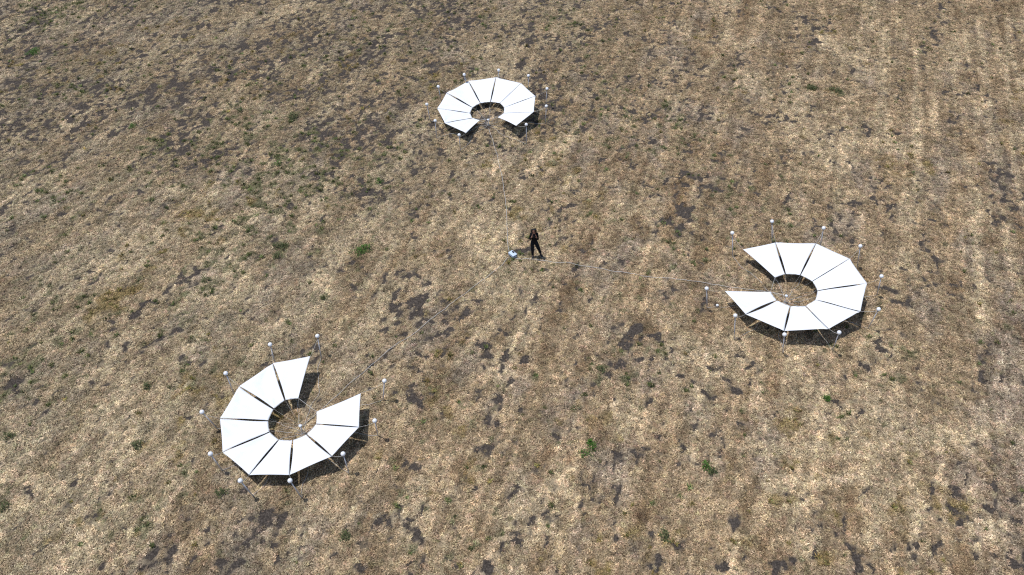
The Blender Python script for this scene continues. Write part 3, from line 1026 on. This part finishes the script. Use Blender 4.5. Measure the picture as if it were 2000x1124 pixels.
for a, b in (('anl', 'tol'), ('anr', 'tor')):
    A, B = Vector(J[a][0]), Vector(J[b][0])
    d = (B - A)
    d.z = 0
    d.normalize()
    heel = Vector((A.x, A.y, .045)) - d * .04
    toe = Vector((A.x, A.y, .036)) + d * .19
    sh = obj("shoe", skin_bm(dict(heel=(tuple(heel), (.050, .044), None), mid=(tuple(heel.lerp(toe, .5)), (.054, .044), 'heel'), toe=(tuple(toe), (.046, .034), 'mid'),
                                  ank=((A.x, A.y, .10), (.046, .048), 'heel'))), M_SHOE, person)
    ang = math.atan2(d.y, d.x)
    c = heel.lerp(toe, .5)
    obj("sole", box(bmesh.new(), (.27, .082, .018), T((c.x, c.y, .006)) @ Matrix.Rotation(ang, 4, 'Z'), .007), M_SOLE, sh)
# hair: cap over the skull, long locks down behind the shoulders and past the cheeks
bm = skin_bm(dict(top=((.042, .014, 1.690), (.080, .088), None), back=((.045, .060, 1.610), (.092, .066), 'top'), nape=((.047, .075, 1.480), (.090, .050), 'back'),
                  tip=((.050, .095, 1.330), (.080, .036), 'nape'), lside=((-.042, .012, 1.610), (.030, .056), 'top'), llow=((-.054, .012, 1.470), (.030, .040), 'lside'),
                  rside=((.118, .012, 1.610), (.032, .056), 'top'), rlow=((.140, .012, 1.455), (.034, .040), 'rside'), fringe=((.040, -.070, 1.705), (.074, .036), 'top')))
obj("hair", bm, M_HAIR, person)

# ------------------------------------------------------------------ green weeds that stand out singly
M_LEAF = mat("weed_leaf", (0.062, 0.130, 0.020), 0.6, 0.25, 0.6, 14.0)
M_LEAF2 = mat("dull_weed_leaf", (0.085, 0.100, 0.040), 0.65, 0.2, 0.45, 9.0)
M_STEM = mat("weed_stem", (0.085, 0.080, 0.030), 0.7, 0.2, 0.2, 20.0)


def weed(px, py, rx, ry, m, label, lobes=None, hgt=.22):
    c = at(px, py)
    sx = 1.1 * abs(at(px + rx, py).x - c.x)
    sy = .55 * abs(at(px, py + ry).y - at(px, py - ry).y)
    z0 = gz(c.x, c.y)
    r = random.Random(int(px * 13 + py))
    lobes = lobes or [(0, 0, 1, 1)]
    bm, sb = bmesh.new(), bmesh.new()
    area = sx * sy * 3.14 * sum(a * b for _, _, a, b in lobes)
    nl = int(min(2200, max(150, area * 1000)))
    for k in range(nl):
        lx, ly, ka, kb = lobes[r.randrange(len(lobes))]
        a, q = r.uniform(0, 6.283), math.sqrt(r.random())
        rag = 1 + .30 * math.sin(3 * a + px) + .22 * math.sin(5 * a + py) + .12 * math.sin(9 * a)
        x = sx * (lx + ka * q * rag * math.cos(a))
        y = sy * (ly + kb * q * rag * math.sin(a))
        if math.sin(x * 19 + py) * math.sin(y * 17 + px) > .62:
            continue                                   # small gaps where straw shows through
        z = hgt * (1 - .75 * q * q) * r.uniform(.2, 1.1)
        ln, w = r.uniform(.05, .12), r.uniform(.02, .04)
        az, el = r.uniform(0, 6.283), r.uniform(-.3, 1.2)
        d = Vector((math.cos(az) * math.cos(el), math.sin(az) * math.cos(el), math.sin(el)))
        s = Vector((-math.sin(az), math.cos(az), r.uniform(-.3, .3)))
        p = Vector((x, y, max(.012, z)))
        v = [bm.verts.new(p), bm.verts.new(p + d * ln * .45 + s * w * .5 + Vector((0, 0, .006))), bm.verts.new(p + d * ln), bm.verts.new(p + d * ln * .45 - s * w * .5 + Vector((0, 0, .006)))]
        bm.faces.new(v)
        if k % 9 == 0:
            tube(sb, [(x * .8, y * .8, -.04), p], .005, 4)
    t = thing("green_weed", label, "weed", (c.x, c.y, z0), "green weeds in the dry grass")
    obj("leaves", bm, m, t, False)
    obj("stem", sb, M_STEM, t)


weed(709, 488, 16, 11, M_LEAF, "bright green bushy weed left of the pale case, largest in mid field", [(-.35, -.25, .7, .75), (.35, .3, .7, .7)], .2)
weed(1148, 878, 18, 14, M_LEAF, "bright green two-lobed weed below and between the lowest and right canopies", [(-.35, -.45, .85, .55), (.55, .35, .4, .6), (.3, .9, .25, .4)], .16)
weed(66, 102, 10, 6, M_LEAF, "bright green weed at the upper left corner of the field", None, .2)
weed(259, 249, 6, 6, M_LEAF, "small round bright green weed below the dark clods at upper left", None, .16)
weed(547, 481, 14, 8, M_LEAF2, "dull green spreading weed left of the brightest weed, upper of two", [(-.3, .2, .7, .6), (.4, -.1, .6, .7)])
weed(542, 501, 9, 6, M_LEAF2, "dull green small weed left of the brightest weed, lower of two")
weed(1379, 912, 8, 8, M_LEAF, "dark green weed on bare soil below the right canopy", [(-.2, .3, .5, .7), (.2, -.4, .6, .5)])
weed(1390, 921, 7, 4, M_LEAF2, "dull green sprig beside the dark weed on bare soil below the right canopy")
weed(1614, 780, 6, 6, M_LEAF, "small bright green weed straight below the right canopy")
weed(1174, 721, 8, 7, M_LEAF2, "pale green small weed midway between the lowest and right canopies")
weed(434, 965, 12, 7, M_LEAF2, "green tuft of weed below left of the lowest canopy, by its lower left posts")
weed(740, 358, 7, 5, M_LEAF, "small green weed between the farthest canopy and the brightest weed")
weed(572, 231, 9, 9, M_LEAF2, "green weed left of the farthest canopy at the height of its gap")
weed(545, 324, 5, 4, M_LEAF, "tiny bright green weed left of and below the farthest canopy")
weed(403, 549, 9, 5, M_LEAF2, "low green weed high above the lowest canopy's left post")
weed(20, 856, 12, 7, M_LEAF2, "green weed at the left edge level with the lowest canopy")
weed(269, 871, 8, 7, M_LEAF2, "green weed between the left edge and the lowest canopy")
weed(288, 755, 7, 7, M_LEAF2, "green weed left of the lowest canopy's upper left post")
weed(8, 990, 9, 12, M_LEAF2, "green weed at the left edge near the lower left corner")
weed(675, 1050, 9, 11, M_LEAF2, "grey green weed below the lowest canopy near the bottom edge")
weed(1298, 1048, 8, 12, M_LEAF2, "grey green upright weed near the bottom edge, right of centre")
weed(471, 219, 6, 4, M_LEAF2, "small green weed left of the farthest canopy, near pale straw")
weed(1632, 176, 14, 7, M_LEAF2, "dark green spreading weed upper right, right one of two beside dark clods", [(-.4, .2, .6, .6), (.4, -.1, .5, .7)])
weed(1586, 171, 10, 5, M_LEAF2, "dark green weed upper right, left one of two beside dark clods")
